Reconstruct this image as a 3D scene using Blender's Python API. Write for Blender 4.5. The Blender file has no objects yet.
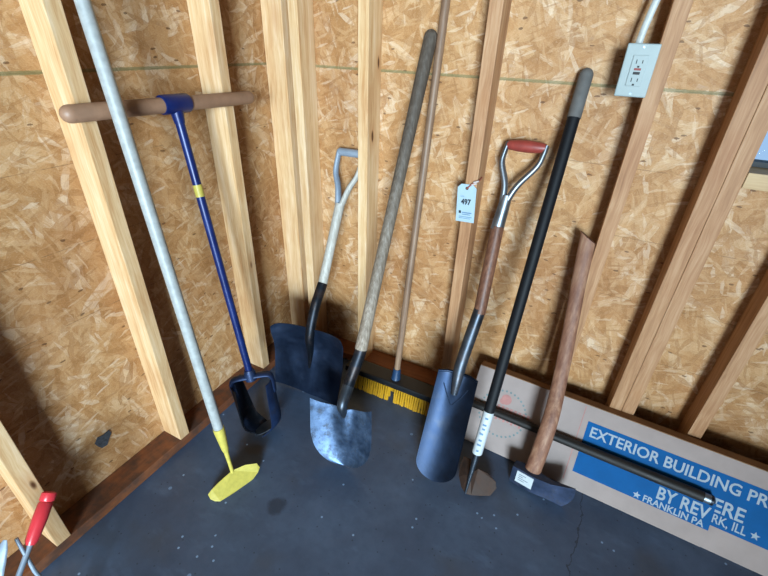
import bpy, bmesh, math, random
from mathutils import Vector, Matrix
random.seed(7)
scene = bpy.context.scene
COL = scene.collection
V = Vector

# ------------------------------------------------------------------ camera
cam_data = bpy.data.cameras.new('camera')
cam_data.sensor_fit = 'HORIZONTAL'; cam_data.sensor_width = 36.0
cam_data.lens = 419.84 * 36.0 / 768.0
cam_data.clip_start = 0.02
cam = bpy.data.objects.new('camera', cam_data); COL.objects.link(cam)
RIGHT = V((0.88757, 0.45956, 0.03195)); DOWN = V((0.25817, -0.43880, -0.86070)); FWD = V((-0.38152, 0.77218, -0.50811))
m = Matrix((RIGHT, -DOWN, -FWD)).transposed().to_4x4()
m.translation = V((1.179, -1.396, 1.308))
cam.matrix_world = m
scene.camera = cam

# ------------------------------------------------------------------ world, lights, exposure
w = bpy.data.worlds.new('sky'); scene.world = w; w.use_nodes = True
bg = w.node_tree.nodes['Background']
bg.inputs['Color'].default_value = (0.42, 0.66, 1.0, 1); bg.inputs['Strength'].default_value = 0.36

def area(name, loc, rot, sx, sy, power, color):
    d = bpy.data.lights.new(name, 'AREA'); d.shape = 'RECTANGLE'; d.size = sx; d.size_y = sy
    d.energy = power; d.color = color
    o = bpy.data.objects.new(name, d); COL.objects.link(o); o.location = loc; o.rotation_euler = rot
    return o
# daylight entering by the wide door opening behind the camera
# (bright sky in the upper half of the doorway, dimmer ground in the lower half)
area('door_sky_light', (3.35, -6.05, 1.80), (math.radians(90), 0, math.radians(22)), 1.7, 1.1, 330, (0.67, 0.87, 1.0))
area('door_ground_light', (3.35, -6.05, .65), (math.radians(90), 0, math.radians(22)), 1.7, 1.1, 90, (0.76, 0.9, 1.0))
scene.view_settings.view_transform = 'Standard'
scene.view_settings.look = 'None'
scene.view_settings.gamma = 1.0
scene.view_settings.use_curve_mapping = False
scene.view_settings.exposure = 1.25

# ------------------------------------------------------------------ helpers: objects
def empty(name, loc, label=None, cat=None, group=None, kind=None):
    o = bpy.data.objects.new(name, None); COL.objects.link(o); o.location = loc
    o.empty_display_size = 0.05
    if label: o['label'] = label
    if cat: o['category'] = cat
    if group: o['group'] = group
    if kind: o['kind'] = kind
    return o

def root_loc(o):
    p = V((0, 0, 0))
    while o is not None:
        p += o.location; o = o.parent
    return p

def mesh_obj(name, verts, faces, mat, parent=None, smooth=True, origin=None, bevel=0, label=None, kind=None):
    """verts are world coordinates; the object's origin is `origin` or the parent's base"""
    me = bpy.data.meshes.new(name)
    base = root_loc(parent) if parent else V((0, 0, 0))
    org = V(origin) if origin is not None else base
    me.from_pydata([V(v) - org for v in verts], [], faces)
    bm = bmesh.new(); bm.from_mesh(me)
    bmesh.ops.remove_doubles(bm, verts=bm.verts, dist=1e-6)
    bmesh.ops.recalc_face_normals(bm, faces=bm.faces)
    if bevel:
        bmesh.ops.bevel(bm, geom=[e for e in bm.edges if e.calc_face_angle(0) > 0.6], offset=bevel, segments=2, affect='EDGES', profile=0.6)
    for f in bm.faces: f.smooth = smooth
    if smooth:
        for e in bm.edges:
            if e.calc_face_angle(0) > 0.75: e.smooth = False
    bm.to_mesh(me); bm.free()
    me.materials.append(mat)
    o = bpy.data.objects.new(name, me); COL.objects.link(o)
    o.location = org - base
    if parent: o.parent = parent
    if label: o['label'] = label
    if kind: o['kind'] = kind
    return o

def box_vf(lo, hi):
    x0, y0, z0 = lo; x1, y1, z1 = hi
    v = [(x0, y0, z0), (x1, y0, z0), (x1, y1, z0), (x0, y1, z0), (x0, y0, z1), (x1, y0, z1), (x1, y1, z1), (x0, y1, z1)]
    f = [(0, 3, 2, 1), (4, 5, 6, 7), (0, 1, 5, 4), (1, 2, 6, 5), (2, 3, 7, 6), (3, 0, 4, 7)]
    return v, f

def box(name, lo, hi, mat, parent=None, bevel=0.002, **k):
    v, f = box_vf(lo, hi)
    c = ((lo[0] + hi[0]) / 2, (lo[1] + hi[1]) / 2, lo[2])
    return mesh_obj(name, v, f, mat, parent, smooth=False, bevel=bevel, origin=k.pop('origin', c), **k)

def obox_vf(o, ax, ay, az, lo, hi):
    """box in an own frame (o, ax, ay, az)"""
    v, f = box_vf(lo, hi)
    return [V(o) + V(ax) * a + V(ay) * b + V(az) * c for a, b, c in v], f

def join(*vf):
    V_, F_ = [], []
    for v, f in vf:
        n = len(V_); V_ += list(v); F_ += [tuple(i + n for i in q) for q in f]
    return V_, F_

def tube_vf(pts, radii, seg=16, up=None, squash=1.0, caps=True):
    """swept tube; radii per point; squash scales the second axis; `up` fixes the first axis"""
    pts = [V(p) for p in pts]
    if not hasattr(radii, '__len__'): radii = [radii] * len(pts)
    verts, faces = [], []
    n = len(pts); prev = None
    for i, p in enumerate(pts):
        t = (pts[min(i + 1, n - 1)] - pts[max(i - 1, 0)]).normalized()
        a = V(up) if up is not None else (prev if prev is not None else (V((0, 0, 1)) if abs(t.z) < .9 else V((1, 0, 0))))
        a = (a - t * a.dot(t)).normalized(); b = t.cross(a); prev = a
        for k in range(seg):
            q = 2 * math.pi * k / seg
            verts.append(p + a * (math.cos(q) * radii[i]) + b * (math.sin(q) * radii[i] * squash))
    for i in range(n - 1):
        for k in range(seg):
            k2 = (k + 1) % seg
            faces.append((i * seg + k, i * seg + k2, (i + 1) * seg + k2, (i + 1) * seg + k))
    if caps:
        faces.append(tuple(range(seg - 1, -1, -1))); faces.append(tuple((n - 1) * seg + k for k in range(seg)))
    return verts, faces

def tube(name, pts, radii, mat, parent, seg=16, **k):
    kw = {q: k.pop(q) for q in ('up', 'squash', 'caps') if q in k}
    v, f = tube_vf(pts, radii, seg, **kw)
    return mesh_obj(name, v, f, mat, parent, **k)

def smooth_path(pts, n=8):
    """Catmull-Rom through points"""
    P = [V(p) for p in pts]; P = [P[0] * 2 - P[1]] + P + [P[-1] * 2 - P[-2]]
    out = []
    for i in range(1, len(P) - 2):
        for k in range(n):
            t = k / n; a, b, c, d = P[i - 1:i + 3]
            out.append(0.5 * ((2 * b) + (c - a) * t + (2 * a - 5 * b + 4 * c - d) * t * t + (3 * b - a - 3 * c + d) * t ** 3))
    out.append(P[-2]); return out

def rounded(p0, p1, r, n=4, end=True, start=True):
    """straight bar with rounded ends: returns pts, radii"""
    p0, p1 = V(p0), V(p1); d = (p1 - p0).normalized(); pts, rad = [], []
    if start:
        for i in range(n):
            a = math.pi / 2 * i / n; pts.append(p0 + d * (r * (1 - math.cos(a)))); rad.append(max(r * math.sin(a), r * .12))
        pts.append(p0 + d * r); rad.append(r)
    else: pts.append(p0); rad.append(r)
    if end:
        pts.append(p1 - d * r); rad.append(r)
        for i in range(n - 1, -1, -1):
            a = math.pi / 2 * i / n; pts.append(p1 - d * (r * (1 - math.cos(a)))); rad.append(max(r * math.sin(a), r * .12))
    else: pts.append(p1); rad.append(r)
    return pts, rad

def sheet_vf(fn, ns, nt, thick):
    """fn(s,t)->point, s in [-1,1], t in [0,1]; solid sheet of given thickness (backwards along the normal)"""
    P = [[V(fn(-1 + 2 * i / ns, j / nt)) for i in range(ns + 1)] for j in range(nt + 1)]
    Nn = []
    for j in range(nt + 1):
        row = []
        for i in range(ns + 1):
            a = P[j][min(i + 1, ns)] - P[j][max(i - 1, 0)]; b = P[min(j + 1, nt)][i] - P[max(j - 1, 0)][i]
            c = a.cross(b); row.append(c.normalized() if c.length > 1e-12 else V((0, -1, 0)))
        Nn.append(row)
    W_ = ns + 1; verts = [p for r in P for p in r] + [P[j][i] - Nn[j][i] * thick for j in range(nt + 1) for i in range(ns + 1)]
    off = W_ * (nt + 1); F = []
    for j in range(nt):
        for i in range(ns):
            q = (j * W_ + i, j * W_ + i + 1, (j + 1) * W_ + i + 1, (j + 1) * W_ + i)
            F.append(q); F.append(tuple(off + k for k in reversed(q)))
    for i in range(ns):
        F.append((i + 1, i, off + i, off + i + 1)); a = nt * W_ + i; F.append((a, a + 1, off + a + 1, off + a))
    for j in range(nt):
        a, b = j * W_, (j + 1) * W_; F.append((a, b, off + b, off + a)); a += ns; b += ns; F.append((b, a, off + a, off + b))
    return verts, F

def prism_vf(poly, n, thick):
    """polygon (3-D points) extruded by n*thick"""
    a = [V(p) for p in poly]; d = V(n).normalized() * thick; k = len(a)
    return a + [p + d for p in a], [tuple(range(k)), tuple(range(2 * k - 1, k - 1, -1))] + [(i, i + k, (i + 1) % k + k, (i + 1) % k) for i in range(k)]

# ------------------------------------------------------------------ helpers: materials
def rgb(h):
    h = h.lstrip('#'); c = [int(h[i:i + 2], 16) / 255 for i in (0, 2, 4)]
    return tuple(x / 12.92 if x <= .04045 else ((x + .055) / 1.055) ** 2.4 for x in c) + (1,)

class NT:
    def __init__(s, name):
        s.m = bpy.data.materials.new(name); s.m.use_nodes = True; s.t = s.m.node_tree
        s.b = s.t.nodes['Principled BSDF']; s.out = s.t.nodes['Material Output']
    def n(s, typ, **k):
        o = s.t.nodes.new('ShaderNode' + typ)
        for a, b in k.items(): setattr(o, a, b)
        return o
    def l(s, a, b): s.t.links.new(a, b)
    def val(s, sock, v):
        if hasattr(v, 'is_linked'): s.l(v, sock)
        else: sock.default_value = v
    def math(s, op, a, b=0.0, c=None, clamp=False):
        o = s.n('Math', operation=op, use_clamp=clamp); s.val(o.inputs[0], a); s.val(o.inputs[1], b)
        if c is not None: s.val(o.inputs[2], c)
        return o.outputs[0]
    def mix(s, f, a, b, mode='MIX'):
        o = s.n('Mix', data_type='RGBA', blend_type=mode); s.val(o.inputs[0], f); s.val(o.inputs[6], a); s.val(o.inputs[7], b)
        return o.outputs[2]
    def ramp(s, f, stops, interp='LINEAR'):
        o = s.n('ValToRGB'); r = o.color_ramp; r.interpolation = interp
        while len(r.elements) < len(stops): r.elements.new(.5)
        for e, (p, c) in zip(r.elements, stops): e.position = p; e.color = c
        s.l(f, o.inputs[0]); return o.outputs[0]
    def rng(s, f, a, b, c=0.0, d=1.0):
        o = s.n('MapRange'); s.l(f, o.inputs[0])
        for i, x in enumerate((a, b, c, d)): o.inputs[i + 1].default_value = x
        return o.outputs[0]
    def noise(s, vec, scale, detail=3, rough=.55, dims='3D', out=0):
        o = s.n('TexNoise', noise_dimensions=dims); s.l(vec, o.inputs['Vector']); o.inputs['Scale'].default_value = scale
        o.inputs['Detail'].default_value = detail; o.inputs['Roughness'].default_value = rough; return o.outputs[out]
    def mapping(s, vec, loc=(0, 0, 0), rot=(0, 0, 0), sc=(1, 1, 1)):
        o = s.n('Mapping'); s.l(vec, o.inputs[0]); o.inputs[1].default_value = loc; o.inputs[2].default_value = rot; o.inputs[3].default_value = sc
        return o.outputs[0]
    def objco(s): return s.n('TexCoord').outputs['Object']
    def geo(s): return s.n('NewGeometry').outputs['Position']
    def rand(s): return s.n('ObjectInfo').outputs['Random']
    def bump(s, h, strength=.3, dist=.002):
        o = s.n('Bump'); o.inputs['Strength'].default_value = strength; o.inputs['Distance'].default_value = dist
        s.l(h, o.inputs['Height']); s.l(o.outputs[0], s.b.inputs['Normal'])
    def set(s, color=None, rough=None, metal=None, spec=None):
        if color is not None: s.val(s.b.inputs['Base Color'], color)
        if rough is not None: s.val(s.b.inputs['Roughness'], rough)
        if metal is not None: s.val(s.b.inputs['Metallic'], metal)
        if spec is not None: s.val(s.b.inputs['Specular IOR Level'], spec)
        return s.m

def mat_plain(name, hexc, rough=.5, metal=0.0, vary=.15, scale=40, spec=.5):
    t = NT(name); c = tuple(x * .62 for x in rgb(hexc)[:3]); n = t.noise(t.objco(), scale, 4)
    d = tuple(x * (1 - vary) for x in c[:3]) + (1,); e = tuple(min(1, x * (1 + vary)) for x in c[:3]) + (1,)
    return t.set(t.ramp(n, [(.3, d), (.7, e)]), rough, metal, spec)

def mat_osb():
    t = NT('oriented_strand_board')
    sx = t.n('SeparateXYZ'); t.l(t.geo(), sx.inputs[0])
    h = t.math('ADD', sx.outputs[0], sx.outputs[1])
    cv = t.n('CombineXYZ'); t.l(h, cv.inputs[0]); t.l(sx.outputs[2], cv.inputs[1])
    co = cv.outputs[0]
    wob = t.noise(co, 22, 2, out=1)
    sub = t.n('VectorMath', operation='MULTIPLY_ADD'); t.l(wob, sub.inputs[0]); sub.inputs[1].default_value = (.012, .012, 0); t.l(co, sub.inputs[2])
    co2 = sub.outputs[0]
    tones = [(0.0, rgb('a37a48')), (.2, rgb('b88d58')), (.45, rgb('c6a06c')), (.7, rgb('d2b282')), (.88, rgb('dfc79e')), (1.0, rgb('ece0c6'))]
    base = t.ramp(t.noise(co2, 7, 5, .65), [(.28, rgb('ad7f4b')), (.5, rgb('c29a66')), (.72, rgb('d2b283'))])
    hgt = None
    #        angle, length, width frequency, coverage, strength, offset
    specs = [(8, 7, 24, .60, .75, (1.1, 2.3)), (97, 8, 27, .50, .7, (5.7, .4)), (55, 10, 36, .42, .65, (3.3, 8.1)), (-38, 10, 40, .38, .6, (7.9, 4.2)),
             (-72, 15, 62, .34, .55, (2.2, 6.6)), (24, 17, 85, .30, .55, (9.1, 1.7)), (70, 24, 130, .26, .5, (4.4, 3.8)), (-18, 26, 150, .24, .5, (6.2, 9.9))]
    for i, (ang, a, b, cov, stg, off) in enumerate(specs):
        mp = t.mapping(co2, (off[0], off[1], 0), (0, 0, math.radians(ang)))
        mp2 = t.mapping(mp, (0, 0, 0), (0, 0, 0), (a, b, 1))
        vo = t.n('TexVoronoi', voronoi_dimensions='2D', feature='F1'); t.l(mp2, vo.inputs['Vector']); vo.inputs['Scale'].default_value = 1.0
        sc = t.n('SeparateColor'); t.l(vo.outputs['Color'], sc.inputs[0])
        mask = t.math('LESS_THAN', sc.outputs[0], cov)
        grain = t.noise(t.mapping(mp, (0, 0, 0), (0, 0, 0), (26, 380, 1)), 1.0, 3)
        tone = t.math('MULTIPLY_ADD', t.math('SUBTRACT', grain, .5), .75, t.math('MULTIPLY_ADD', t.math('POWER', sc.outputs[1], 1.25), 1.05, -.03))
        col = t.ramp(tone, tones)
        edge = t.rng(vo.outputs['Distance'], .3, .6, 0, 1)
        col = t.mix(t.math('MULTIPLY', edge, .16), col, rgb('8a6236'))
        base = t.mix(t.math('MULTIPLY', mask, stg), base, col)
        hh = t.math('MULTIPLY', mask, sc.outputs[2])
        hgt = hh if hgt is None else t.math('MAXIMUM', hgt, hh)
    # fine fibres and scattered dark bark slivers
    fib = t.noise(co2, 90, 5, .75)
    fine = t.noise(t.mapping(co, (1.3, .7, 0), (0, 0, .4), (1, 2.2, 1)), 210, 4, .75)
    base = t.mix(t.rng(fib, .56, .72, 0, .30), base, rgb('e6d6b4'))
    base = t.mix(t.rng(fib, .44, .30, 0, .34), base, rgb('8c6436'))
    base = t.mix(t.rng(fine, .54, .70, 0, .38), base, rgb('e4d8bd'))
    base = t.mix(t.rng(fine, .45, .30, 0, .42), base, rgb('7d5a35'))
    fl = t.n('TexVoronoi', voronoi_dimensions='2D'); t.l(t.mapping(co2, (3, 1, 0), (0, 0, .7), (30, 75, 1)), fl.inputs['Vector']); fl.inputs['Scale'].default_value = 1.0
    fs = t.n('SeparateColor'); t.l(fl.outputs['Color'], fs.inputs[0])
    fm = t.math('MULTIPLY', t.math('LESS_THAN', fs.outputs[0], .03), t.math('LESS_THAN', t.math('MULTIPLY_ADD', fib, .4, fl.outputs['Distance']), .40))
    base = t.mix(t.math('MULTIPLY', fm, .7), base, rgb('55361f'))
    # broad staining
    st = t.noise(t.mapping(co, (2.37, 5.1, 0)), 2.2, 3, .55)
    base = t.mix(t.rng(st, .46, .70, 0, .34), base, rgb('b98a5c'), 'MULTIPLY')
    # printed layout lines each 0.2032 m, and the green edge paint of the sheet joint
    z = sx.outputs[2]
    ln = t.math('ABSOLUTE', t.math('SUBTRACT', t.math('FRACT', t.math('ADD', t.math('DIVIDE', z, .2032), .5)), .5))
    lm = t.math('MULTIPLY', t.math('LESS_THAN', ln, .0045), t.rng(t.noise(co, 26, 3), .42, .55, 0, .55))
    base = t.mix(lm, base, rgb('5d4a34'))
    gd = t.math('ABSOLUTE', t.math('SUBTRACT', z, 1.2205))
    gm = t.math('LESS_THAN', t.math('MULTIPLY_ADD', t.noise(co, 120, 2), .004, gd), .0062)
    base = t.mix(t.math('MULTIPLY', gm, .6), base, rgb('6b7a52'))
    base = t.mix(1.0, base, (.80, .685, .645, 1), 'MULTIPLY')
    t.bump(hgt, .35, .0025)
    return t.set(base, .62, 0, .35)

def mat_lumber(name, tint_a, tint_b, tint_c, axis='z', knots=True, dirt=0.0):
    t = NT(name); co = t.objco(); rd = t.rand()
    off = t.n('CombineXYZ'); t.l(t.math('MULTIPLY', rd, 37.0), off.inputs[0]); t.l(t.math('MULTIPLY', rd, 17.0), off.inputs[1]); t.l(t.math('MULTIPLY', rd, 53.0), off.inputs[2])
    ad = t.n('VectorMath', operation='ADD'); t.l(co, ad.inputs[0]); t.l(off.outputs[0], ad.inputs[1]); co = ad.outputs[0]
    S = {'z': (1, 1, .045), 'x': (.045, 1, 1), 'y': (1, .045, 1)}[axis]
    wob = t.n('VectorMath', operation='MULTIPLY_ADD'); t.l(t.noise(co, 5, 2, out=1), wob.inputs[0]); wob.inputs[1].default_value = (.02, .02, .02); t.l(co, wob.inputs[2])
    c2 = wob.outputs[0]
    g1 = t.noise(t.mapping(c2, sc=S), 55, 4, .6); g2 = t.noise(t.mapping(c2, sc=S), 230, 3, .6)
    g = t.math('MULTIPLY_ADD', g2, .4, t.math('MULTIPLY', g1, .65))
    col = t.ramp(g, [(.34, rgb(tint_a)), (.52, rgb(tint_b)), (.70, rgb(tint_c))])
    bl = t.noise(co, 3.5, 3); col = t.mix(t.rng(bl, .5, .75, 0, .35), col, rgb('c99660'), 'MULTIPLY')
    if knots:
        S3 = {'z': (15, 15, 5.2), 'x': (5.2, 15, 15), 'y': (15, 5.2, 15)}[axis]
        vo = t.n('TexVoronoi', voronoi_dimensions='3D'); t.l(t.mapping(c2, sc=S3), vo.inputs['Vector']); vo.inputs['Scale'].default_value = 1.0
        sc = t.n('SeparateColor'); t.l(vo.outputs['Color'], sc.inputs[0])
        km = t.math('MULTIPLY', t.math('LESS_THAN', sc.outputs[0], .20), t.rng(vo.outputs['Distance'], .07, .13, 1, 0))
        ka = t.math('MULTIPLY', t.math('LESS_THAN', sc.outputs[0], .20), t.rng(vo.outputs['Distance'], .10, .4, .45, 0))
        col = t.mix(ka, col, rgb('b9824c')); col = t.mix(km, col, rgb('5c3a1e'))
    if dirt:
        dn = t.noise(t.geo(), 14, 4, .65); col = t.mix(t.rng(dn, .38, .62, 0, dirt), col, rgb('4c3c34'))
    col = t.mix(1.0, col, (.82, .73, .69, 1), 'MULTIPLY')
    t.bump(g, .2, .0012)
    return t.set(col, .6, 0, .35)

STAINS = ((.535, -.815, .045, '2e3036', .8), (.30, -.66, .085, '4a3626', .55), (1.10, -.43, .07, '3a3028', .5))
def mat_floor():
    t = NT('worn_painted_concrete'); co = t.geo()
    n1 = t.noise(co, 3.2, 5, .6); n2 = t.noise(co, 30, 4, .65)
    col = t.ramp(n1, [(.3, rgb('3f4048')), (.5, rgb('4a4c54')), (.7, rgb('585a62'))])
    col = t.mix(t.rng(n2, .45, .75, 0, .35), col, rgb('3e3f44'))
    # dusty scuffs
    col = t.mix(t.rng(t.noise(t.mapping(co, (4, 1, 0), (0, 0, .5), (1, 2.4, 1)), 7, 4, .65), .56, .74, 0, .3), col, rgb('70737c'))
    # brown rust or dirt stains
    col = t.mix(t.rng(t.noise(t.mapping(co, (9, 3, 0)), 4.5, 3, .5), .58, .70, 0, .38), col, rgb('493d36'))
    # two old stains, one dark and one rusty brown
    for (ex, ey, er, ec, es) in STAINS:
        ds = t.n('VectorMath', operation='DISTANCE'); t.l(co, ds.inputs[0]); ds.inputs[1].default_value = (ex, ey, 0)
        dd = t.math('MULTIPLY_ADD', n2, er * .9, ds.outputs['Value'])
        col = t.mix(t.rng(dd, er * 1.25, er * .95, 0, es), col, rgb(ec))
    # pale paint specks and dark specks
    for k, (sc_, thr, rr, c_) in enumerate(((60, .012, .2, 'a9abb2'), (85, .03, .2, '2c2d30'), (26, .012, .15, '878b94'))):
        vo = t.n('TexVoronoi', voronoi_dimensions='2D'); t.l(t.mapping(co, (k * 3.1, k * 1.7, 0)), vo.inputs['Vector']); vo.inputs['Scale'].default_value = sc_
        s_ = t.n('SeparateColor'); t.l(vo.outputs['Color'], s_.inputs[0])
        mk = t.math('MULTIPLY', t.math('LESS_THAN', s_.outputs[0], thr), t.math('LESS_THAN', vo.outputs['Distance'], rr))
        col = t.mix(t.math('MULTIPLY', mk, .7), col, rgb(c_))
    # the crack running from the carton towards the viewer
    sx = t.n('SeparateXYZ'); t.l(co, sx.inputs[0])
    line = t.math('MULTIPLY_ADD', sx.outputs[1], .096, 1.452)
    wob = t.math('MULTIPLY', t.math('SUBTRACT', t.noise(co, 16, 4), .5), .06)
    d = t.math('ABSOLUTE', t.math('SUBTRACT', t.math('ADD', sx.outputs[0], wob), line))
    cm = t.math('LESS_THAN', d, .0016)
    col = t.mix(t.math('MULTIPLY', cm, .75), col, rgb('2a292c'))
    t.bump(t.math('ADD', n2, t.math('MULTIPLY', cm, -1.0)), .25, .002)
    col = t.mix(1.0, col, (.76, 1.10, 1.50, 1), 'MULTIPLY')
    rough = t.rng(n2, .3, .7, .34, .55)
    return t.set(col, rough, 0, .5)

def mat_metal(name, c1, c2, rough=.4, metal=.85, rust=0.0, rustc='6a4a35', scale=9, r2=None):
    t = NT(name); co = t.objco()
    n = t.noise(co, scale, 5, .65)
    col = t.ramp(n, [(.32, rgb(c1)), (.68, rgb(c2))])
    k = t.rng(t.noise(co, scale * 2.3, 5, .7), .5, .62, 0, 1)
    met = metal
    if rust:
        col = t.mix(t.math('MULTIPLY', k, rust), col, rgb(rustc))
        met = t.rng(t.math('MULTIPLY', k, rust), 0, 1, metal, .1)
    col = t.mix(1.0, col, (.50, .52, .55, 1), 'MULTIPLY')
    rg = t.rng(n, .3, .7, rough, r2 if r2 else rough + .15)
    t.bump(t.noise(co, 120, 3), .12, .001)
    return t.set(col, rg, met)

def mat_handle(name, a, b, c, rough=.55, streak=160, ends=None):
    """wood along z in object space (handles stand nearly upright)"""
    t = NT(name); co = t.objco()
    g = t.noise(t.mapping(co, sc=(1, 1, .03)), streak, 4, .65)
    g2 = t.noise(co, 7, 4, .6)
    col = t.ramp(g, [(.34, rgb(a)), (.52, rgb(b)), (.68, rgb(c))])
    col = t.mix(t.rng(g2, .45, .7, 0, .45), col, rgb(a))
    if ends:      # (z start, z end, colour): grime with its own extent along the handle
        sz = t.n('SeparateXYZ'); t.l(co, sz.inputs[0])
        f = t.rng(t.math('MULTIPLY_ADD', g2, .25, sz.outputs[2]), ends[0], ends[1], 0, .8)
        col = t.mix(f, col, rgb(ends[2]))
    col = t.mix(1.0, col, (.70, .64, .60, 1), 'MULTIPLY')
    t.bump(g, .25, .001)
    return t.set(col, rough, 0, .4)

OSB = mat_osb()
PINE = mat_lumber('pine_stud', 'c79c68', 'dfc294', 'eedcba')
PINE_DARK = mat_lumber('brown_pine_stud', '97714f', 'b48d67', 'c9a884')
PINE_Y = mat_lumber('treated_plate', '75482c', '855334', '95623f', 'y', dirt=.85)
PINE_X = mat_lumber('treated_plate_back', '8a5530', '9a6238', 'aa7244', 'x', dirt=.3)
PINE_XS = mat_lumber('sill_lumber', 'bfa57a', 'cdb68c', 'd9c69f', 'x', knots=False)
FLOOR = mat_floor()

# ------------------------------------------------------------------ room shell
XR, YF, ZC = 4.8, -6.4, 2.5
fl = box('floor', (-.15, YF - .3, -.10), (XR + .15, .15, 0.0), FLOOR, bevel=0); fl['kind'] = 'structure'
wall_left = empty('wall_left', (0, 0, 0), kind='structure')
wall_back = empty('wall_back', (0, 0, 0), kind='structure')
SZ = 1.2205
box('osb_sheet', (-.012, YF, 0), (0, .012, SZ), OSB, wall_left, bevel=.0006)
box('osb_sheet', (-.012, YF, SZ), (0, .012, ZC), OSB, wall_left, bevel=.0006)
WX0, WX1, WZ0, WZ1 = 1.505, 2.35, 1.06, 1.95
box('osb_sheet', (0, 0, 0), (2.62, .012, 1.0225), OSB, wall_back, bevel=.0006)
box('osb_sheet', (0, 0, 1.0225), (WX0 - .005, .012, SZ), OSB, wall_back, bevel=0)
box('osb_sheet', (0, 0, SZ), (WX0 - .005, .012, ZC), OSB, wall_back, bevel=0)
box('osb_sheet', (WX1, 0, 1.0225), (2.62, .012, ZC), OSB, wall_back, bevel=0)
box('osb_sheet', (WX0 - .005, 0, WZ1), (WX1, .012, ZC), OSB, wall_back, bevel=0)

D_, W_ = .089, .038
def stud_left(yhi, mat=PINE, z0=.038, z1=ZC): return box('stud', (0.0005, yhi - W_, z0), (D_, yhi, z1), mat, wall_left)
def stud_back(xlo, mat=PINE, z0=.038, z1=ZC): return box('stud', (xlo, -D_, z0), (xlo + W_, -.0005, z1), mat, wall_back)
for yh in (-.764, -.324, -1.186, -1.62, -2.03, -2.45, -2.87, -3.28, -3.7, -4.1, -4.5, -4.9, -5.3, -5.7, -6.1): stud_left(yh)
stud_left(-.012)
box('bottom_plate', (0.0005, YF, .0005), (D_, -.001, .038), PINE_Y, wall_left)
for i, x in enumerate((.147, .411)): stud_back(x)
stud_back(.81, PINE_DARK); stud_back(1.23, PINE_DARK); stud_back(1.424, PINE_DARK); stud_back(1.4625, PINE_DARK)
stud_back(1.659, PINE_DARK, .038, 1.0225); stud_back(2.03, PINE_DARK, .038, 1.0225); stud_back(2.35, PINE_DARK)
stud_back(2.581, PINE_DARK)
box('bottom_plate', (.0895, -D_, .0005), (2.62, -.0005, .038), PINE_X, wall_back)
box('sill_plate', (1.5015, -D_, 1.023), (2.349, -.0005, 1.061), PINE_XS, wall_back)
box('header', (1.5015, -D_, WZ1), (2.349, -.0005, WZ1 + .14), PINE_XS, wall_back)

# knocked-through spot low on the left wall
HOLE = mat_plain('grey_flake', '4b4e55', .8, vary=.4, scale=120)
hp = [(0.0, -1.008, .178), (0, -1.013, .195), (0, -1.000, .211), (0, -.982, .206), (0, -.964, .209), (0, -.960, .193), (0, -.972, .178), (0, -.984, .160), (0, -1.000, .163)]
hp = [(0.0006, y + .001, z - .003) for _, y, z in hp]
mesh_obj('broken_spot', *prism_vf(hp, (1, 0, 0), .0022), HOLE, wall_left, smooth=False, label='ragged dark grey knocked-out spot in the board')

SHED = mat_plain('aged_dark_boarding', '4a3d31', .8, vary=.2, scale=6)
# ceiling, right wall with an added light-blocking step, and the front wall with its wide open doorway (behind the viewer)
cl = box('ceiling', (-.15, YF - .1, ZC), (XR + .15, .15, ZC + .05), SHED, bevel=0); cl['kind'] = 'structure'
wr = mesh_obj('wall_right_light_block', *join(box_vf((2.62, -3.25, 0), (2.67, 0, ZC)), box_vf((2.67, -3.25, 0), (XR, -3.20, ZC)), box_vf((XR, YF, 0), (XR + .05, -3.20, ZC))), SHED, smooth=False); wr['kind'] = 'structure'  # unseen L shape, stepped inward to dim the right-hand bays
wf = mesh_obj('wall_front', *join(box_vf((0, YF - .05, 0), (2.3, YF, ZC)), box_vf((4.4, YF - .05, 0), (XR, YF, ZC)), box_vf((2.3, YF - .05, 2.35), (4.4, YF, ZC))), SHED, smooth=False)
wf['kind'] = 'structure'

# window at the right edge
VINYL = mat_plain('white_vinyl', 'dfe6ec', .4, vary=.03)
GASKET = mat_plain('black_gasket', '22252b', .6)
tg = NT('window_glass'); tg.set((.95, .98, 1, 1), 0.02); tg.b.inputs['Transmission Weight'].default_value = 1.0; tg.b.inputs['IOR'].default_value = 1.02; tg.b.inputs['Specular IOR Level'].default_value = 0.0
GLASS = tg.m
win = empty('window_1', (1.92, .02, 1.062), kind='structure')
fw = .012
mesh_obj('window_frame', *join(box_vf((WX0, -.01, WZ0 + .002), (WX1 - .001, .03, WZ0 + .002 + fw)), box_vf((WX0, -.01, WZ1 - fw), (WX1 - .001, .03, WZ1 - .0005)),
         box_vf((WX0, -.01, WZ0 + fw), (WX0 + fw, .03, WZ1 - fw)), box_vf((WX1 - fw, -.01, WZ0 + fw), (WX1 - .001, .03, WZ1 - fw))), GASKET, win, smooth=False)
box('pane', (WX0 + fw, .009, WZ0 + fw), (WX1 - fw, .013, WZ1 - fw), GLASS, win, bevel=0)

# ------------------------------------------------------------------ materials of the tools
WHITE_POLE = mat_plain('white_fibreglass', 'bdc0be', .45, vary=.16, scale=60)
YELLOW = mat_plain('chipped_yellow_paint', 'e6d462', .5, vary=.12, scale=70)
BLUE = mat_metal('blue_enamel', '0e2566', '183a86', .3, 0.15, rust=.25, rustc='17203a')
BLUE_DULL = mat_metal('worn_blue_steel', '1a2c50', '36507e', .4, .45, rust=.5, rustc='2b2a30')
GREYWOOD = mat_handle('weathered_handle', '6d5c52', '8c7a6c', 'a89787', .6)
TWOOD = mat_plain('smooth_grip_wood', 'b2886c', .5, vary=.14, scale=30)
SCOOP = mat_metal('sky_tinted_scoop_steel', '34425c', '566a8c', .30, .85, rust=.25, rustc='2a2426', scale=6)  # blue in the base colour stands in for reflected sky
ASHWHITE = mat_handle('pale_ash_handle', 'b4b4ac', 'c9cbc6', 'd8dcd9', .5)
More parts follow.
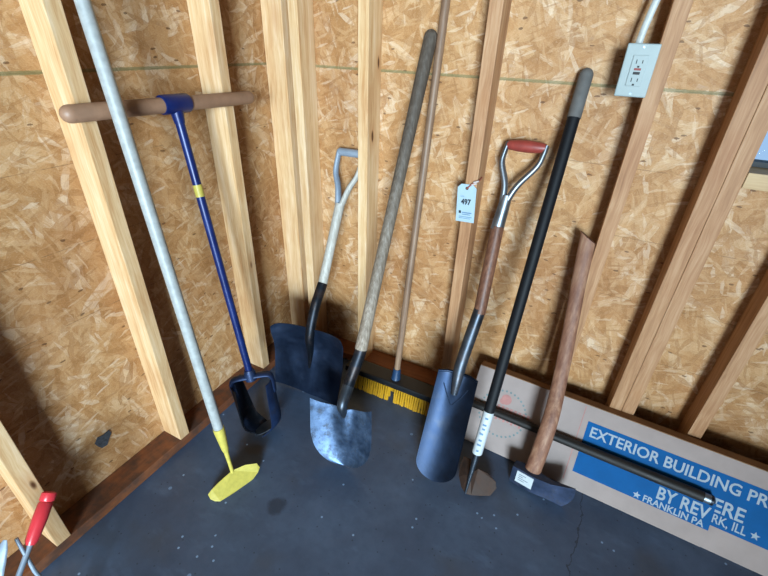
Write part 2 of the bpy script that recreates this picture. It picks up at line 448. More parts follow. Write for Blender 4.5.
SHOVELWOOD = mat_handle('weathered_shovel_handle', '85796a', 'aaa092', 'cac5bb', .65, ends=(.55, 1.15, '3b332d'))
DARKSTEEL = mat_metal('black_socket_steel', '1c1f25', '343a44', .35, .7, rust=.3)
WORN = mat_metal('worn_soil_steel', '3c5270', '8fabd0', .34, .8, rust=.7, rustc='242c38', scale=15)  # scraped patches are wear; the blue tint paints in reflected sky
BROOMWOOD = mat_handle('broom_handle', '7d6553', '957a64', 'a98e76', .5, streak=90)
BLOCK = mat_plain('black_broom_block', '17191d', .45)
BRISTLE = mat_plain('yellow_bristle', 'dda41a', .5, vary=.2, scale=200)
CONNECT = mat_plain('blue_connector', '27466b', .4)
SPADE = mat_metal('sky_tinted_spade_steel', '1e2a3c', '2b3c56', .34, .85, rust=.10, rustc='3a3a3c', scale=7)  # base colour tinted blue in place of missing sky reflection
SOCKET = mat_metal('scuffed_socket_steel', '4a5058', '767e88', .35, .85, rust=.3)
BROWNWOOD = mat_handle('brown_oiled_handle', '5f3f31', '7b5340', '8f6650', .5)
REDWOOD = mat_plain('red_painted_grip', 'a8443a', .45, vary=.15, scale=60)
CHROME = mat_metal('bright_steel', '9aa0a6', 'c9ced3', .34, .95)
BLACKPOLE = mat_plain('black_fibreglass', '0f1218', .62, vary=.3, scale=90, spec=.25)
GREYGRIP = mat_plain('grey_rubber', '6f6c69', .7)
RUSTY = mat_metal('rusty_brown_blade', '40291c', '5c3c2a', .65, .15, rust=.5, rustc='2c1d16', scale=16)
LABEL = mat_plain('white_label', 'dfe7ec', .45, vary=.05)
TAGBLUE = mat_plain('tag_blue_print', '6d93b8', .6)
GREYINK = mat_plain('grey_print', '7d8792', .6)
AXEWOOD = mat_handle('axe_hickory', '7b5240', '9a7059', 'b59076', .6, streak=60)
AXE = mat_metal('blue_grey_axe_steel', '414e68', '66769a', .42, .75, rust=.4, rustc='45403f', scale=15)
CARD = mat_plain('white_faced_cardboard', 'bfaea8', .8, vary=.07, scale=14, spec=.15)
CARDB = mat_plain('raw_cardboard', '9a6f47', .8, vary=.12, scale=20)
PRINTB = mat_plain('blue_print', '0b64a8', .6, vary=.08, scale=20, spec=.08)
PRINTW = mat_plain('white_print', 'bccad6', .6, vary=.06, spec=.1)
PRINTR = mat_plain('red_print', 'cf8f88', .7, vary=.15)
PRINTT = mat_plain('teal_print', '7f9698', .7, vary=.15)
BAR = mat_metal('dark_bronze_pipe', '221e1c', '332d29', .5, .2)
PLASTIC = mat_plain('white_cover_plate', 'aebcbb', .4, vary=.03)
SLOT = mat_plain('black_slot', '101010', .6)
REDBTN = mat_plain('red_button', '9c2a22', .5)
STEELBOX = mat_plain('blue_device_box', '3b4a63', .5)
CABLE = mat_plain('white_cable', 'd8dcd8', .45)
TAGM = mat_plain('pale_blue_tag', 'bed8e6', .5, vary=.03)
TAGINK = mat_plain('tag_ink', '1d2530', .6)
STRING = mat_plain('red_white_string', 'e6d8d2', .7)
STRINGR = mat_plain('red_string', 'b2564a', .7)
REDGRIP = mat_plain('red_vinyl_grip', 'f2424c', .3, vary=.06)
PALESTEEL = mat_metal('pale_painted_steel', 'a8b6c6', 'ccd8e4', .4, .3)
STEELBLUE = mat_metal('polished_steel', 'b4c4d4', 'e6f0fa', .25, .9)

def text_vf(s, size, o, ax, ay, lift, align='LEFT', bold=0.0, width=None, thick=.0002):
    """flat lettering as a thin mesh; baseline at o running along ax, cap height = size"""
    c = bpy.data.curves.new('txt', 'FONT'); c.body = s; c.size = size / .69; c.align_x = align; c.offset = bold; c.resolution_u = 3
    ob = bpy.data.objects.new('txt', c); COL.objects.link(ob)
    me = bpy.data.meshes.new_from_object(ob.evaluated_get(bpy.context.evaluated_depsgraph_get()))
    P = [v.co.copy() for v in me.vertices]; F = [tuple(p.vertices) for p in me.polygons]
    bpy.data.objects.remove(ob); bpy.data.curves.remove(c); bpy.data.meshes.remove(me)
    x0 = min(p.x for p in P); x1 = max(p.x for p in P)
    k = (width / (x1 - x0)) if width else 1.0
    ax, ay = V(ax).normalized(), V(ay).normalized(); n = ax.cross(ay)
    return [V(o) + ax * ((p.x - (x0 if width else 0)) * k) + ay * p.y + n * lift for p in P], F

def text(name, parent, mat, *a, **k):
    v, f = text_vf(*a, **k)
    return mesh_obj(name, v, f, mat, parent, smooth=False)

# ------------------------------------------------------------------ long white-handled hoe with yellow blade
P0 = V((.345, -.810, .045)); PT = V((.140, -.751, 1.359)); dr = (PT - P0).normalized()
t = empty('garden_hoe', (.37, -.83, 0), 'long white pole with a chipped yellow hoe blade on the floor', 'hoe')
top = P0 + dr * 1.60
sp = P0 + dr * .175
pts, rad = rounded(sp, top, .0155, start=False); tube('handle', pts, rad, WHITE_POLE, t, seg=20)
n1 = P0 + dr * .085
tube('socket', [n1, n1 + dr * .012, sp, sp + dr * .012], [.008, .011, .0175, .0175], YELLOW, t)
tube('neck', [P0 - dr * .012, P0 + dr * .04, n1 + dr * .01], [.006, .0062, .008], YELLOW, t)
outl = [(.322, -.898, .016), (.336, -.903, .008), (.351, -.899, .002), (.366, -.891, .002), (.382, -.852, .002), (.396, -.805, .002), (.403, -.78, .002), (.404, -.755, .010), (.401, -.742, .018), (.391, -.743, .034), (.367, -.773, .045), (.345, -.81, .045), (.334, -.86, .038), (.326, -.885, .026)]
bl = mesh_obj('blade', *prism_vf(outl, (-.5, .1, -.75), .004), YELLOW, t, smooth=False)

# ------------------------------------------------------------------ post-hole auger with T handle
A0 = V((.300, -.598, 0)); AH = V((.112, -.559, 1.141)); ad = (AH - A0).normalized()
t = empty('post_hole_auger', (.30, -.60, 0), 'blue post hole auger with a wooden T handle leaning on the left wall', 'auger')
hl = V((.112, -.851, 1.146)); hr = V((.112, -.259, 1.134))
pts, rad = rounded(hl, hr, .021); 
rad = [r * (1 - .12 * max(0, (i / (len(pts) - 1)))) for i, r in enumerate(rad)]
tube('t_handle', pts, rad, TWOOD, t, seg=20)
hd = (hr - hl).normalized()
tube('hub_sleeve', [AH - hd * .042, AH - hd * .038, AH + hd * .038, AH + hd * .042], [.0235, .025, .025, .0235], BLUE, t, seg=20)
tube('shaft', [AH, A0 + ad * .27], [.0125, .0125], BLUE, t)
tube('hub_neck', [AH - ad * .015, AH - ad * .05], [.018, .014], BLUE, t)
yel = mat_plain('yellow_sticker', 'd8c558', .5)
tube('sticker', [A0 + ad * .905, A0 + ad * .940], [.0130, .0130], yel, t)
cr = V((.80, .60, 0)); cr = (cr - ad * cr.dot(ad)).normalized(); fr = ad.cross(cr)      # across, and away/towards viewer
if fr.dot(V((.38, -.77, 0))) < 0: fr = -fr
C1 = A0 + ad * .255
tube('collar', [C1 + ad * .030, C1 + ad * .016, C1 - ad * .012], [.016, .020, .021], BLUE_DULL, t)
yk = smooth_path([C1 - cr * .069 - ad * .075, C1 - cr * .072 - ad * .028, C1 - cr * .065 - ad * .006, C1 - cr * .04, C1, C1 + cr * .04, C1 + cr * .065 - ad * .006, C1 + cr * .072 - ad * .028, C1 + cr * .069 - ad * .075], 5)
tube('yoke', yk, .017, BLUE_DULL, t, up=tuple(fr), squash=.5)
for sgn in (-1, 1):
    def bf(s, q, sgn=sgn):
        th = math.radians(48 if sgn < 0 else 40) * s
        r = .072 * (1 - .42 * max(0, (q - .72) / .28) ** 1.5)
        th2 = th + sgn * .35 * q
        c = A0 + ad * (.235 * (1 - q) + .0)
        lip = max(0, (q - .8) / .2)
        return c + cr * (sgn * r * math.cos(th2)) + fr * (r * math.sin(th2)) - cr * (sgn * .030 * lip)
    mesh_obj('cutting_blade', *sheet_vf(bf, 12, 14, .004), BLUE_DULL if sgn > 0 else DARKSTEEL, t)
# cutting lip plate near the tip
lip = [A0 + cr * (.048 * math.cos(a)) + fr * (.018 + .030 * math.sin(a)) + ad * (.012 + .02 * (1 + math.cos(a))) for a in [i * math.pi / 8 for i in range(16)]]
mesh_obj('cutting_lip', *prism_vf([p * 1.0 + cr * .012 for p in lip], ad, .004), SOCKET, t, smooth=False)

# ------------------------------------------------------------------ square scoop shovel
t = empty('scoop_shovel', (.315, -.36, 0), 'square dark steel scoop shovel with a pale D handle behind a stud', 'shovel')
B0 = V((.318, -.364, 0.002)); B1 = V((.344, -.316, .330)); al = (B1 - B0).normalized(); L = (B1 - B0).length
ac = V((.30, .022, 0)); ac = (ac - al * ac.dot(al)).normalized(); nn = ac.cross(al)   # towards viewer
if nn.y > 0: nn = -nn
def scoop(s, q):
    hw = .150 + .012 * q
    cx = s
    # rounded upper corners
    qq = q
    dish = .040 * abs(s) ** 3.2 + .030 * min(1, max(0, (q + .22 * abs(s) - .74) / .30)) ** 1.2 * q - .010
    frog = .020 * math.exp(-(s / .10) ** 2) * max(0, (q - .18) / .82)
    drop = .014 * max(0, (abs(s) - .86) / .14) ** 2 * q ** 6
    return B0 + al * (L * qq * (1 + .055 * s * q) - drop * q) + ac * (cx * hw * (1 - .025 * max(0, (q - .93) / .07) ** 2)) + nn * (dish * (0.35 + .65 * q) + frog)
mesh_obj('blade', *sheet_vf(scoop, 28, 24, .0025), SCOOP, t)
S0 = V(scoop(0, .80)) + nn * .006; S1 = V((.336, -.232, .482)); G = V((.350, -.034, .945))
pS = smooth_path([V(scoop(0, .40)) - nn * .005, V(scoop(0, .64)) - nn * .001, V(scoop(0, .90)) + nn * .004, (V(scoop(0, 1.0)) + nn * .012) * .5 + S1 * .5, S1], 7)
tube('socket', pS, [.006 + .0135 * min(1, i / (len(pS) * .55)) for i in range(len(pS))], DARKSTEEL, t)
hd_ = (G - S1).normalized(); Y0 = S1 + hd_ * .315
pH = smooth_path([S1 - hd_ * .02, S1 + hd_ * .14, Y0], 8)
tube('handle', pH, [.0185 - .001 * math.sin(i / len(pH) * 3.1) for i in range(len(pH))], ASHWHITE, t)
gx = V((1, .0, .02)).normalized()
for s in (-1, 1):
    q = smooth_path([Y0 - hd_ * .01 + gx * s * .006, Y0 + hd_ * .06 + gx * s * .024, Y0 + hd_ * .115 + gx * s * .048, G + gx * s * .052 - hd_ * .01, G + gx * s * .052 + hd_ * .006], 6)
    tube('grip_prong', q, [.0150 - .004 * i / len(q) for i in range(len(q))], ASHWHITE if s > 0 else PALESTEEL, t, up=(0, -1, 0), squash=.72)
tube('grip_bar', [G - gx * .055, G - gx * .05, G + gx * .05, G + gx * .055], [.009, .0145, .0145, .009], PALESTEEL, t)

# ------------------------------------------------------------------ round-point shovel
t = empty('round_point_shovel', (.65, -.58, 0), 'round point shovel with scraped blade and weathered wooden handle', 'shovel')
T0 = V((.646, -.578, .002)); T1 = V((.617, -.530, .232)); al = (T1 - T0).normalized(); L = (T1 - T0).length
ac = V((.216, .002, -.100)); ac = (ac - al * ac.dot(al)).normalized(); nn = ac.cross(al); nn = nn if nn.y < 0 else -nn
def rnd(s, q):
    e = min(1, q / .62); hw = .113 * (1 - (1 - e) ** 2.2) ** .55 * (1 - .03 * max(0, q - .62))
    hw = max(hw, .006)
    topq = 1 + .14 * abs(s) ** 3 - .03
    dish = .040 * (hw / .113) * s * s + .012 * (1 - q) ** 2
    frog = .020 * math.exp(-(s / .20) ** 2) * max(0, (q - .25) / .75)
    return T0 + al * (L * q * (1 + (topq - 1) * q ** 2)) + ac * (s * hw) + nn * (dish + frog - .004)
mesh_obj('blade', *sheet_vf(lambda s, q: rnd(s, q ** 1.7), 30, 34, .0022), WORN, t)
S1 = V((.617, -.412, .413)); HT = V((.629, -.021, 1.340)); hd_ = (HT - S1).normalized()
pS = smooth_path([V(rnd(0, .78)) - nn * .016, V(rnd(0, .95)) - nn * .007, V(rnd(0, 1.0)) + al * .022, V((.610, -.482, .300)), S1 - hd_ * .03, S1], 6)
k3 = int(len(pS) * .55)
tube('frog_neck', pS[:k3 + 1], [.0100 + .0105 * min(1, i / (len(pS) * .5)) for i in range(k3 + 1)], SOCKET, t)
tube('socket', pS[k3:], .0205, DARKSTEEL, t)
pts, rad = rounded(S1 - hd_ * .015, HT, .0205, start=False, n=4)
mid = []
for i in range(12): mid.append(S1 - hd_ * .015 + (HT - S1) * (i / 12))
tube('handle', mid + pts[1:], [.0215 - .0025 * math.sin(i / 12 * 3.1) for i in range(12)] + rad[1:], SHOVELWOOD, t, seg=20)

# ------------------------------------------------------------------ push broom
t = empty('push_broom', (.652, -.2, 0), 'push broom with black block and yellow bristles behind the shovels', 'broom')
bx0, bx1, by0, by1 = .425, .875, -.222, -.150
box('head_block', (bx0, by0, .068), (bx1, by1, .098), BLOCK, t, bevel=.006)
def tufts(x0, x1, rows, step):
    out = []
    n = int((x1 - x0) / step)
    for r, yy in enumerate(rows):
        for i in range(n):
            x = x0 + (i + .5) * step; y = yy
            fl_ = random.uniform(-.003, .003); out_ = (yy - (by0 + by1) / 2) * .35
            out.append(tube_vf([(x, y, .07), (x + fl_ * .5, y + out_ * .5, .035), (x + fl_, y + out_ + random.uniform(-.003, .003), .001)], [.0028, .0042, .0062], 6))
    return join(*out)
rows = (by0 + .006, by0 + .024, by1 - .024, by1 - .006)
for a, b in ((bx0 + .005, .644), (.660, bx1 - .005)):
    v, f = tufts(a, b, rows, .0105); o = mesh_obj('bristles', v, f, BRISTLE, t, smooth=True); o['kind'] = 'stuff'
BH = V((.652, -.186, .095)); BT = V((.668, -.024, 1.46)); d = (BT - BH).normalized()
tube('handle_socket', [BH - d * .004, BH + d * .012, BH + d * .05], [.022, .018, .0155], CONNECT, t)
pts, rad = rounded(BH + d * .03, BT, .0125, start=False); tube('handle', pts, rad, BROOMWOOD, t)

# ------------------------------------------------------------------ drain spade with red D grip
t = empty('drain_spade', (.94, -.49, 0), 'narrow steel drain spade with a red D grip and brown handle', 'spade')
T0 = V((.946, -.490, .002)); T1 = V((.935, -.300, .334)); al = (T1 - T0).normalized(); L = (T1 - T0).length
ac = V((.135, .010, 0)); ac = (ac - al * ac.dot(al)).normalized(); nn = ac.cross(al); nn = nn if nn.y < 0 else -nn
def spd(s, q):
    q = q ** 1.6
    e = min(1, q / .17); hw = max((.0715 - .004 * q) * (1 - (1 - e) ** 2.0) ** .5, .004)
    dish = .020 * (s * hw / .07) ** 2 * (0.6 + .4 * q)
    frog = .006 * math.exp(-(s / .35) ** 2) * max(0, (q - .6) / .4)
    return T0 + al * (L * q) + ac * (s * hw) + nn * (dish + frog)
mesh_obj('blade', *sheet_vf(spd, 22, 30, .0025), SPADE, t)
for s in (-1, 1):    # rolled treads
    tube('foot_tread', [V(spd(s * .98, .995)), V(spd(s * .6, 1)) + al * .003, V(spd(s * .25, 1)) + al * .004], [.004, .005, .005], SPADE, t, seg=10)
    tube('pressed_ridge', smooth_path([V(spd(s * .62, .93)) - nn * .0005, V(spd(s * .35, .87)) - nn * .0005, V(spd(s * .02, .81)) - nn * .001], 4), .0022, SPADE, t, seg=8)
S1 = V((.951, -.215, .557)); Hq = V((.941, -.118, .812)); Fk = V((.946, -.088, .905)); G = V((.969, -.045, 1.048))
pS = smooth_path([V(spd(0, .88)) - nn * .004, V(spd(0, .97)) + nn * .002, V(spd(0, 1)) + al * .05, S1], 7)
tube('socket', pS, [.012 + .0085 * min(1, i / (len(pS) * .5)) for i in range(len(pS))], SOCKET, t)
pH = smooth_path([S1 - (Hq - S1) * .05, (S1 + Hq) / 2, Hq], 6)
tube('handle', pH, .0205, BROWNWOOD, t)
pF = smooth_path([Hq - (Fk - Hq) * .1, (Hq + Fk) / 2, Fk], 4)
tube('ferrule', pF, [.0205, .0205, .020, .0195, .019, .0185, .018, .0175, .017][:len(pF)], CHROME, t)
gx = V((.998, -.04, .03)).normalized(); up_ = (G - Fk).normalized()
for s in (-1, 1):
    q = smooth_path([Fk - up_ * .02 + gx * s * .006, Fk + up_ * .035 + gx * s * .020, Fk + up_ * .095 + gx * s * .052, G + gx * s * .057 - up_ * .02, G + gx * s * .056 + up_ * .008], 6)
    tube('grip_prong', q, [.0150 - .004 * i / len(q) for i in range(len(q))], CHROME, t, up=(0, -1, 0), squash=.7)
tube('grip_bar', [G - gx * .056, G - gx * .048, G - gx * .02, G, G + gx * .02, G + gx * .048, G + gx * .056], [.012, .0145, .0175, .0182, .0175, .0145, .012], REDWOOD, t)

# ------------------------------------------------------------------ half-moon edger with black handle
t = empty('lawn_edger', (1.06, -.48, 0), 'black fibreglass handled edger with a small rusty brown blade', 'edger')
E0 = V((1.061, -.480, .002)); E1 = V((1.083, -.024, 1.250)); d = (E1 - E0).normalized()
tube('shank', [E0, E0 + d * .05, E0 + d * .10, E0 + d * .17], [.0035, .006, .0085, .011], SOCKET, t)
q0, q1, q2 = E0 + d * .155, E0 + d * .31, E0 + d * 1.215
lw = tube('label_wrap', [q0, q0 + d * .004, q1], [.0150, .0168, .0168], LABEL, t)
side = V((.08, -.67, .73)); side = (side - d * side.dot(d)).normalized(); acr = d.cross(side)
gi = []
for k in range(7):
    c = q0 + d * (.02 + k * .019 + random.uniform(-.004, .004)) + acr * random.uniform(-.003, .003); ww = (.004, .006, .005, .006, .0045, .006, .005)[k]
    gi.append(obox_vf(c, acr, d, side, (-ww, -.003, .0125), (ww, .003, .0171)))
mesh_obj('label_print', *join(*gi), TAGBLUE, lw, smooth=False)
tube('handle', [q1, q2], [.0168, .0168], BLACKPOLE, t, seg=20)
pts, rad = rounded(q2 - d * .002, E1 + d * .012, .0185, start=False); tube('end_grip', pts, rad, GREYGRIP, t, seg=20)
poly_r = [E0 + V((0, -.002, 0)), (1.080, -.478, .001), (1.112, -.464, .002), (1.138, -.452, .006), (1.150, -.430, .026), (1.142, -.418, .040), (1.110, -.412, .056), (1.078, -.418, .066), E0 + d * .075]
poly_l = [E0 + V((0, -.002, 0)), E0 + d * .075, (1.045, -.405, .080), (1.020, -.398, .072), (1.016, -.418, .045), (1.024, -.445, .022), (1.042, -.468, .006)]
mesh_obj('blade', *join(prism_vf(poly_r, (-.1, .6, -.3), .003), prism_vf(poly_l, (.3, .6, -.3), .003)), RUSTY, t, smooth=False)

# ------------------------------------------------------------------ axe standing on its head
t = empty('axe', (1.27, -.35, 0), 'axe standing on its grey head beside the carton, with a curved wooden handle', 'axe')
hx = V((.165, -.024, -.003)).normalized(); hz = V((0, .10, 1)).normalized(); hy = hz.cross(hx)      # hy: away from viewer
H0 = V((1.232, -.352, .002))
prof = [(-.050, .000, .017), (-.050, .070, .017), (-.02, .074, .019), (.025, .072, .017), (.075, .074, .010), (.125, .086, .004), (.140, .088, .001), (.147, .045, .001), (.140, -.004, .001), (.120, .002, .004), (.075, .004, .010), (.025, .001, .017), (-.02, -.0005, .019)]
n_ = len(prof)
fv = [H0 + hx * a + hz * max(b, 0) - hy * c for a, b, c in prof]; bv = [H0 + hx * a + hz * max(b, 0) + hy * c for a, b, c in prof]
# the head as strips between its lower and upper outline
low = [(-.050, .000), (-.02, .000), (.025, .001), (.075, .004), (.112, .001), (.126, -.001)]
upp = [(-.050, .068), (-.02, .072), (.025, .070), (.075, .072), (.125, .090), (.146, .098)]
thk = [.016, .019, .018, .011, .0045, .0008]
vs, fs = [], []
for (a, b), (a2, b2), c in zip(low, upp, thk):
    for k in range(5):
        f_ = k / 4; aa = a + (a2 - a) * f_ + (.012 * math.sin(math.pi * f_) if a > .12 else 0); bb = b + (b2 - b) * f_
        vs += [H0 + hx * aa + hz * max(bb, 0) - hy * c, H0 + hx * aa + hz * max(bb, 0) + hy * c]
for i in range(5):
    for k in range(4):
        a = i * 10 + k * 2; fs += [(a, a + 10, a + 12, a + 2), (a + 1, a + 3, a + 13, a + 11)]
    a = i * 10; fs += [(a, a + 1, a + 11, a + 10), (a + 8, a + 18, a + 19, a + 9)]
for k in range(4): fs += [(k * 2, k * 2 + 2, k * 2 + 3, k * 2 + 1), (50 + k * 2, 50 + k * 2 + 1, 50 + k * 2 + 3, 50 + k * 2 + 2)]
mesh_obj('axe_head', vs, fs, AXE, t)
ha = [H0 + hx * .005 + hz * .02, V((1.245, -.325, .10)), V((1.250, -.270, .235)), V((1.246, -.200, .335)), V((1.229, -.145, .530)), V((1.213, -.100, .690)), V((1.2035, -.076, .822))]
hp_ = smooth_path(ha, 6); nn_ = len(hp_)
hr_ = [(.026 if i / nn_ < .25 else .026 - .0045 * min(1, (i / nn_ - .25) / .4) + .004 * max(0, (i / nn_ - .8) / .2)) for i in range(nn_)]
hp_ = hp_[:-5] + hp_[-1:]; hr_ = hr_[:-5] + hr_[-1:]; nn_ = len(hp_)
v, f = tube_vf(hp_, hr_, 18, up=(1, 0, 0), squash=.62)
# slanted cut end
for k in range(18): v[(nn_ - 1) * 18 + k] += V((0, 0, -.7 * (v[(nn_ - 1) * 18 + k].x - 1.198)))
mesh_obj('handle', v, f, AXEWOOD, t)
st = H0 - hy * .0185
stk = mesh_obj('sticker', *obox_vf(st, hx, hz, -hy, (-.032, .016, -.003), (.024, .064, .0022)), LABEL, t, smooth=False, label='white paper sticker')
mesh_obj('sticker_print', *join(*[obox_vf(st, hx, hz, -hy, (-.024, .052 - k * .008, .0022), (-.024 + l_ * 1.5, .0545 - k * .008, .0026)) for k, l_ in enumerate((.016, .010, .022, .014))]), GREYINK, stk, smooth=False)

# ------------------------------------------------------------------ flat carton leaning on the back wall
BO = V((.961, -.262, 0)); BU = V((.944, -.051, 0)).normalized()
BT_ = V((.970, -.102, .24)) - BO; BW = BT_ - BU * BT_.dot(BU); BL = BW.length; BW = BW.normalized(); BN = BU.cross(BW)
if BN.y > 0: BN = -BN
BO = BO + V((0, 0, .0005))
t = empty('siding_carton', tuple(BO + BU * .7), 'long flat white carton with a blue printed panel leaning on the back wall', 'carton')
CLEN = 1.42
def bp(u, w_, n=0.0): return BO + BU * u + BW * w_ + BN * n
def bbox(name, u0, u1, w0, w1, n0, n1, mat, parent, **k): return mesh_obj(name, *obox_vf(BO, BU, BW, BN, (u0, w0, n0), (u1, w1, n1)), mat, parent, smooth=False, **k)
# front face, core and top edge
front = bbox('front_panel', 0, CLEN, 0.001, BL, -.003, 0, CARD, t)
bbox('carton_body', 0.0005, CLEN - .0005, .026, BL - .001, -.036, -.003, CARDB, t)
mesh_obj('top_edge', *prism_vf([bp(0, BL, 0), bp(0, BL + .0025, 0), bp(0, BL + .0165, -.036), bp(0, BL - .0005, -.037)], BU, CLEN), CARDB, t, smooth=False)
# the lower front strip that has slipped down and lies over the main panel
FN = .0035
flap = bbox('slipped_flap', .0, .792, .001, .142, .0005, FN, CARD, t, label='lower strip of printed card slipped in front of the main panel')
bbox('blue_field', .404, 1.36, .075, .237, 0, .0004, PRINTB, front)
bbox('blue_field', .404, .798, .057, .142, FN, FN + .0004, PRINTB, flap)
L1 = .0006
text('printed_lettering', front, PRINTW, 'EXTERIOR BUILDING PR', .034, bp(.420, .189), BU, BW, L1, bold=.0009, width=.492)
text('printed_lettering', front, PRINTW, 'ODUCTS', .034, bp(.9155, .189), BU, BW, L1, bold=.0009, width=.172)
text('printed_lettering', front, PRINTW, 'BY REVERE', .040, bp(.632, .119), BU, BW, L1, bold=.0011, width=.238)
text('printed_lettering', front, PRINTW, 'FRANKLIN PARK, ILL', .026, bp(.622, .086), BU, BW, L1, bold=.0005, width=.262)
text('printed_lettering', flap, PRINTW, 'BY REV', .038, bp(.650, .0865), BU, BW, FN + L1, bold=.0011, width=.140)
text('printed_lettering', flap, PRINTW, 'FRANKLIN PA', .020, bp(.618, .0600), BU, BW, FN + L1, bold=.0006, width=.166)
def star(u, w_, r, n, parent):
    p = [bp(u + math.sin(a * math.pi / 5) * (r if a % 2 == 0 else r * .42), w_ + math.cos(a * math.pi / 5) * (r if a % 2 == 0 else r * .42), n) for a in range(10)]
    c = bp(u, w_, n); mesh_obj('printed_star', p + [c], [(i, (i + 1) % 10, 10) for i in range(10)], PRINTW, parent, smooth=False)
star(.905, .098, .013, L1, front); star(.599, .070, .012, FN + L1, flap)
# round emblem of dots, red mark, red rule (left part)
def disc(u, w_, r, n, k=10): return [bp(u + r * math.cos(2 * math.pi * i / k), w_ + r * math.sin(2 * math.pi * i / k), n) for i in range(k)], [tuple(range(k))]
dots_hi, dots_lo = [], []
for i in range(34):
    a = 2 * math.pi * i / 34; u, w_ = .128 + .084 * math.cos(a), .146 + .084 * math.sin(a)
    (dots_lo if w_ < .145 else dots_hi).append(disc(u, w_, .0042, (FN + .0005) if w_ < .145 else .0006, 6))
mesh_obj('printed_dots', *join(*dots_hi), PRINTT, front, smooth=False); mesh_obj('printed_dots', *join(*dots_lo), PRINTT, flap, smooth=False)
mesh_obj('printed_emblem', *join(disc(.128, .200, .019, .0006, 16), disc(.118, .190, .012, .0007, 12)), PRINTR, front, smooth=False)
mesh_obj('printed_marks', *join(*[obox_vf(BO, BU, BW, BN, (.105 + k * .0155, .156 + .004 * (k % 3), .0003), (.105 + k * .0155 + .009, .174, .0006)) for k in range(8)]), PRINTR, front, smooth=False)
mesh_obj('printed_marks', *join(*[obox_vf(BO, BU, BW, BN, (.108 + k * .0145, .118 + .004 * (k % 2), FN), (.108 + k * .0145 + .008, .131, FN + .0004)) for k in range(7)]), PRINTR, flap, smooth=False)
bbox('printed_rule', .383, .3855, .143, BL - .006, 0, .0005, PRINTR, front); bbox('printed_rule', .383, .3855, .02, .142, FN, FN + .0005, PRINTR, flap)

# ------------------------------------------------------------------ dark pipe resting along the carton
t = empty('dark_pipe', tuple(bp(.35, .142, .02)), 'long dark brown pipe held across the carton behind the axe handle', 'pipe')
b0, b1 = bp(-.055, .143, .0205), bp(.785, .151, .0205); d = (b1 - b0).normalized()
tube('pipe', [b0, b1 - d * .028], [.0140, .0165], BAR, t, label='dark brown tube')
pts, rad = rounded(b1 - d * .032, b1 + d * .004, .0150, start=False); tube('end_fitting', pts, rad, CHROME, t, label='silver end fitting')
tube('end_ring', [b1 - d * .010, b1 - d * .004], [.0160, .0160], DARKSTEEL, t)

# ------------------------------------------------------------------ outlet on the stud
t = empty('wall_outlet', (1.20, -.095, 1.205), 'white electrical outlet with rectangular cover plate on a stud', 'outlet')
px0, px1, pz0, pz1 = 1.164, 1.234, 1.206, 1.321; py = -.0965
plate = box('cover_plate', (px0, py - .004, pz0), (px1, py, pz1), PLASTIC, t, bevel=.0025)
box('device_box', (1.170, py + .0002, 1.215), (1.2295, -.03, 1.312), STEELBOX, t, bevel=.001)
rc = box('receptacle', (1.1825, py - .0065, 1.2300), (1.2155, py - .004, 1.2970), PLASTIC, t, bevel=.0012)
def slot(x0, x1, z0, z1, mat=SLOT, nm='slot'): box(nm, (x0, py - .0068, z0), (x1, py - .0062, z1), mat, rc, bevel=0)
cx = 1.199
for zc in (1.283, 1.244):
    slot(cx - .0075, cx - .0055, zc - .0045, zc + .0045); slot(cx + .0055, cx + .0075, zc - .0035, zc + .0035)
    slot(cx - .0025, cx + .0025, zc - .0125, zc - .0085, nm='ground_slot')
slot(cx - .0075, cx + .0075, 1.2645, 1.2695, REDBTN, 'reset_button'); slot(cx - .0075, cx + .0075, 1.2555, 1.2615, SLOT, 'test_button')
for zc in (1.2135, 1.3135): tube('plate_screw', [(cx, py - .0039, zc), (cx, py - .0048, zc)], [.003, .0026], STEELBLUE, t, seg=12)
t = mesh_obj('power_cable', *tube_vf(smooth_path([(1.186, -.062, 1.305), (1.187, -.062, 1.34), (1.195, -.06, 1.40), (1.212, -.058, 1.50), (1.222, -.055, 1.62), (1.2225, -.05, 2.2), (1.2225, -.05, 2.49)], 6), .0080, 12, up=(1, 0, 0), squash=.6), CABLE, None, origin=(1.186, -.062, 1.305))
t['label'] = 'white electrical cable rising from the outlet beside the stud'; t['category'] = 'cable'

# ------------------------------------------------------------------ numbered paper tag on a stud
t = empty('lot_tag', (.83, -.092, .79), 'pale blue paper tag numbered 497 hanging on a stud', 'tag')
tx, tz = V((.998, 0, .05)).normalized(), V((-.06, 0, 1)).normalized(); tn = V((0, -1, 0)); TO = V((.795, -.0925, .793))
cn = .012; W2, H2 = .062, .126
poly = [TO + tx * a + tz * b for a, b in ((0, 0), (W2, 0), (W2, H2 - cn), (W2 - cn, H2), (cn, H2), (0, H2 - cn))]
tb = mesh_obj('tag_card', *prism_vf(poly, (0, -1, 0), .0008), TAGM, t, smooth=False)
def tp(a, b, n=.0010): return TO + tx * a + tz * b + tn * n
text('tag_lettering', tb, TAGINK, '497', .0175, tp(.0145, .060), tx, tz, .0012, bold=.0009, width=.033)
text('tag_lettering', tb, TAGBLUE, 'Lot', .006, tp(.012, .084), tx, tz, .0012)
mesh_obj('tag_print', *join(*[obox_vf(TO, tx, tz, tn, (a, b, .0009), (c, d_, .0013)) for a, b, c, d_ in ((.020, .030, .052, .0335), (.020, .0245, .048, .0270), (.010, .0165, .054, .0185), (.010, .0115, .050, .0132))]), TAGBLUE, tb, smooth=False)
mesh_obj('tag_print', *obox_vf(TO, tx, tz, tn, (.0085, .0285, .0009), (.0165, .0375, .0013)), TAGINK, tb, smooth=False)
ec = [tp(.031 + .0055 * math.cos(2 * math.pi * i / 14), H2 - .013 + .0055 * math.sin(2 * math.pi * i / 14), .0011) for i in range(14)]
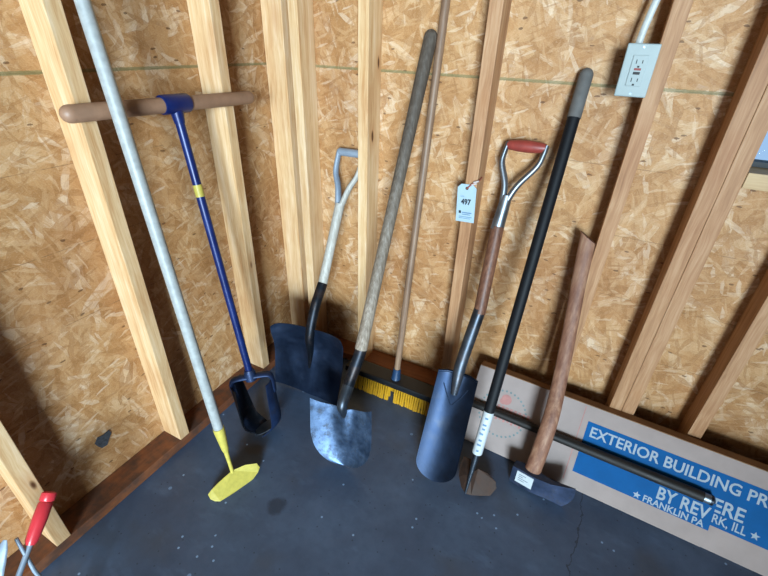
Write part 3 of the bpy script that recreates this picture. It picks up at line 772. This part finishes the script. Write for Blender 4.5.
mesh_obj('punched_hole', ec, [tuple(range(14))], mat_plain('hole_shade', '5b4a3c', .8), tb, smooth=False)
tube('string', smooth_path([tp(.031, H2 - .013, .002), tp(.045, H2 + .001, .004), tp(.058, H2 + .010, .003), (.853, -.088, .936), (.853, -.06, .940)], 5), .0022, STRINGR, t, seg=8)
for a, b in ((.050, .004), (.056, .012)):
    tube('string', [tp(a - .004, H2 + b - .003, .005), tp(a + .012, H2 + b + .003, .005)], .0026, STRING, t, seg=8)

# ------------------------------------------------------------------ loppers standing at the lower left
t = empty('loppers', (.24, -1.36, 0), 'steel loppers with a bright red grip at the lower left', 'loppers')
g0 = V((.158, -1.190, .300)); g1 = V((.200, -1.279, .238)); d = (g1 - g0).normalized()
pts, rad = rounded(g0, g1, .0150)
rad[0] *= 1.0
pp = [g0, g0 + d * .004, g0 + d * .020, g0 + d * .0235, g0 + d * .027, g0 + d * .06, g1 - d * .01, g1]
tube('grip', pp, [.010, .0165, .0165, .0135, .0160, .0165, .0140, .0100], REDGRIP, t, seg=20)
piv = V((.262, -1.412, .130))
tube('handle_arm', [g1 - d * .02, g1 + d * .06, piv], [.0062, .0065, .008], PALESTEEL, t)
h0 = V((.190, -1.290, .275)); h1 = V((.255, -1.300, .085))
tube('handle_arm', [h0, (h0 + h1) / 2 + V((0, -.006, 0)), h1, V((.31, -1.33, .016))], [.0042, .0046, .005, .005], PALESTEEL, t)
bp0, bp1 = V((.196, -1.306, .300)), V((.224, -1.362, .232)); bd = (piv - bp0).normalized(); thin = V((.6, -.7, .4)); wide = bd.cross(thin).normalized()
tube('cutting_blade', smooth_path([bp0, (bp0 + bp1) / 2 + wide * .004, bp1, piv], 5), [.004, .008, .011, .013, .014, .015, .015, .015, .015, .014, .014, .013, .013, .013, .012, .012], PALESTEEL, t, up=tuple(wide), squash=.25)
tube('pivot_bolt', [piv + V((-.012, -.006, -.002)), piv + V((.014, .007, .002))], [.011, .011], DARKSTEEL, t)
tube('foot_arm', [piv, V((.30, -1.50, .010))], [.008, .006], STEELBLUE, t)

bpy.context.view_layer.update()
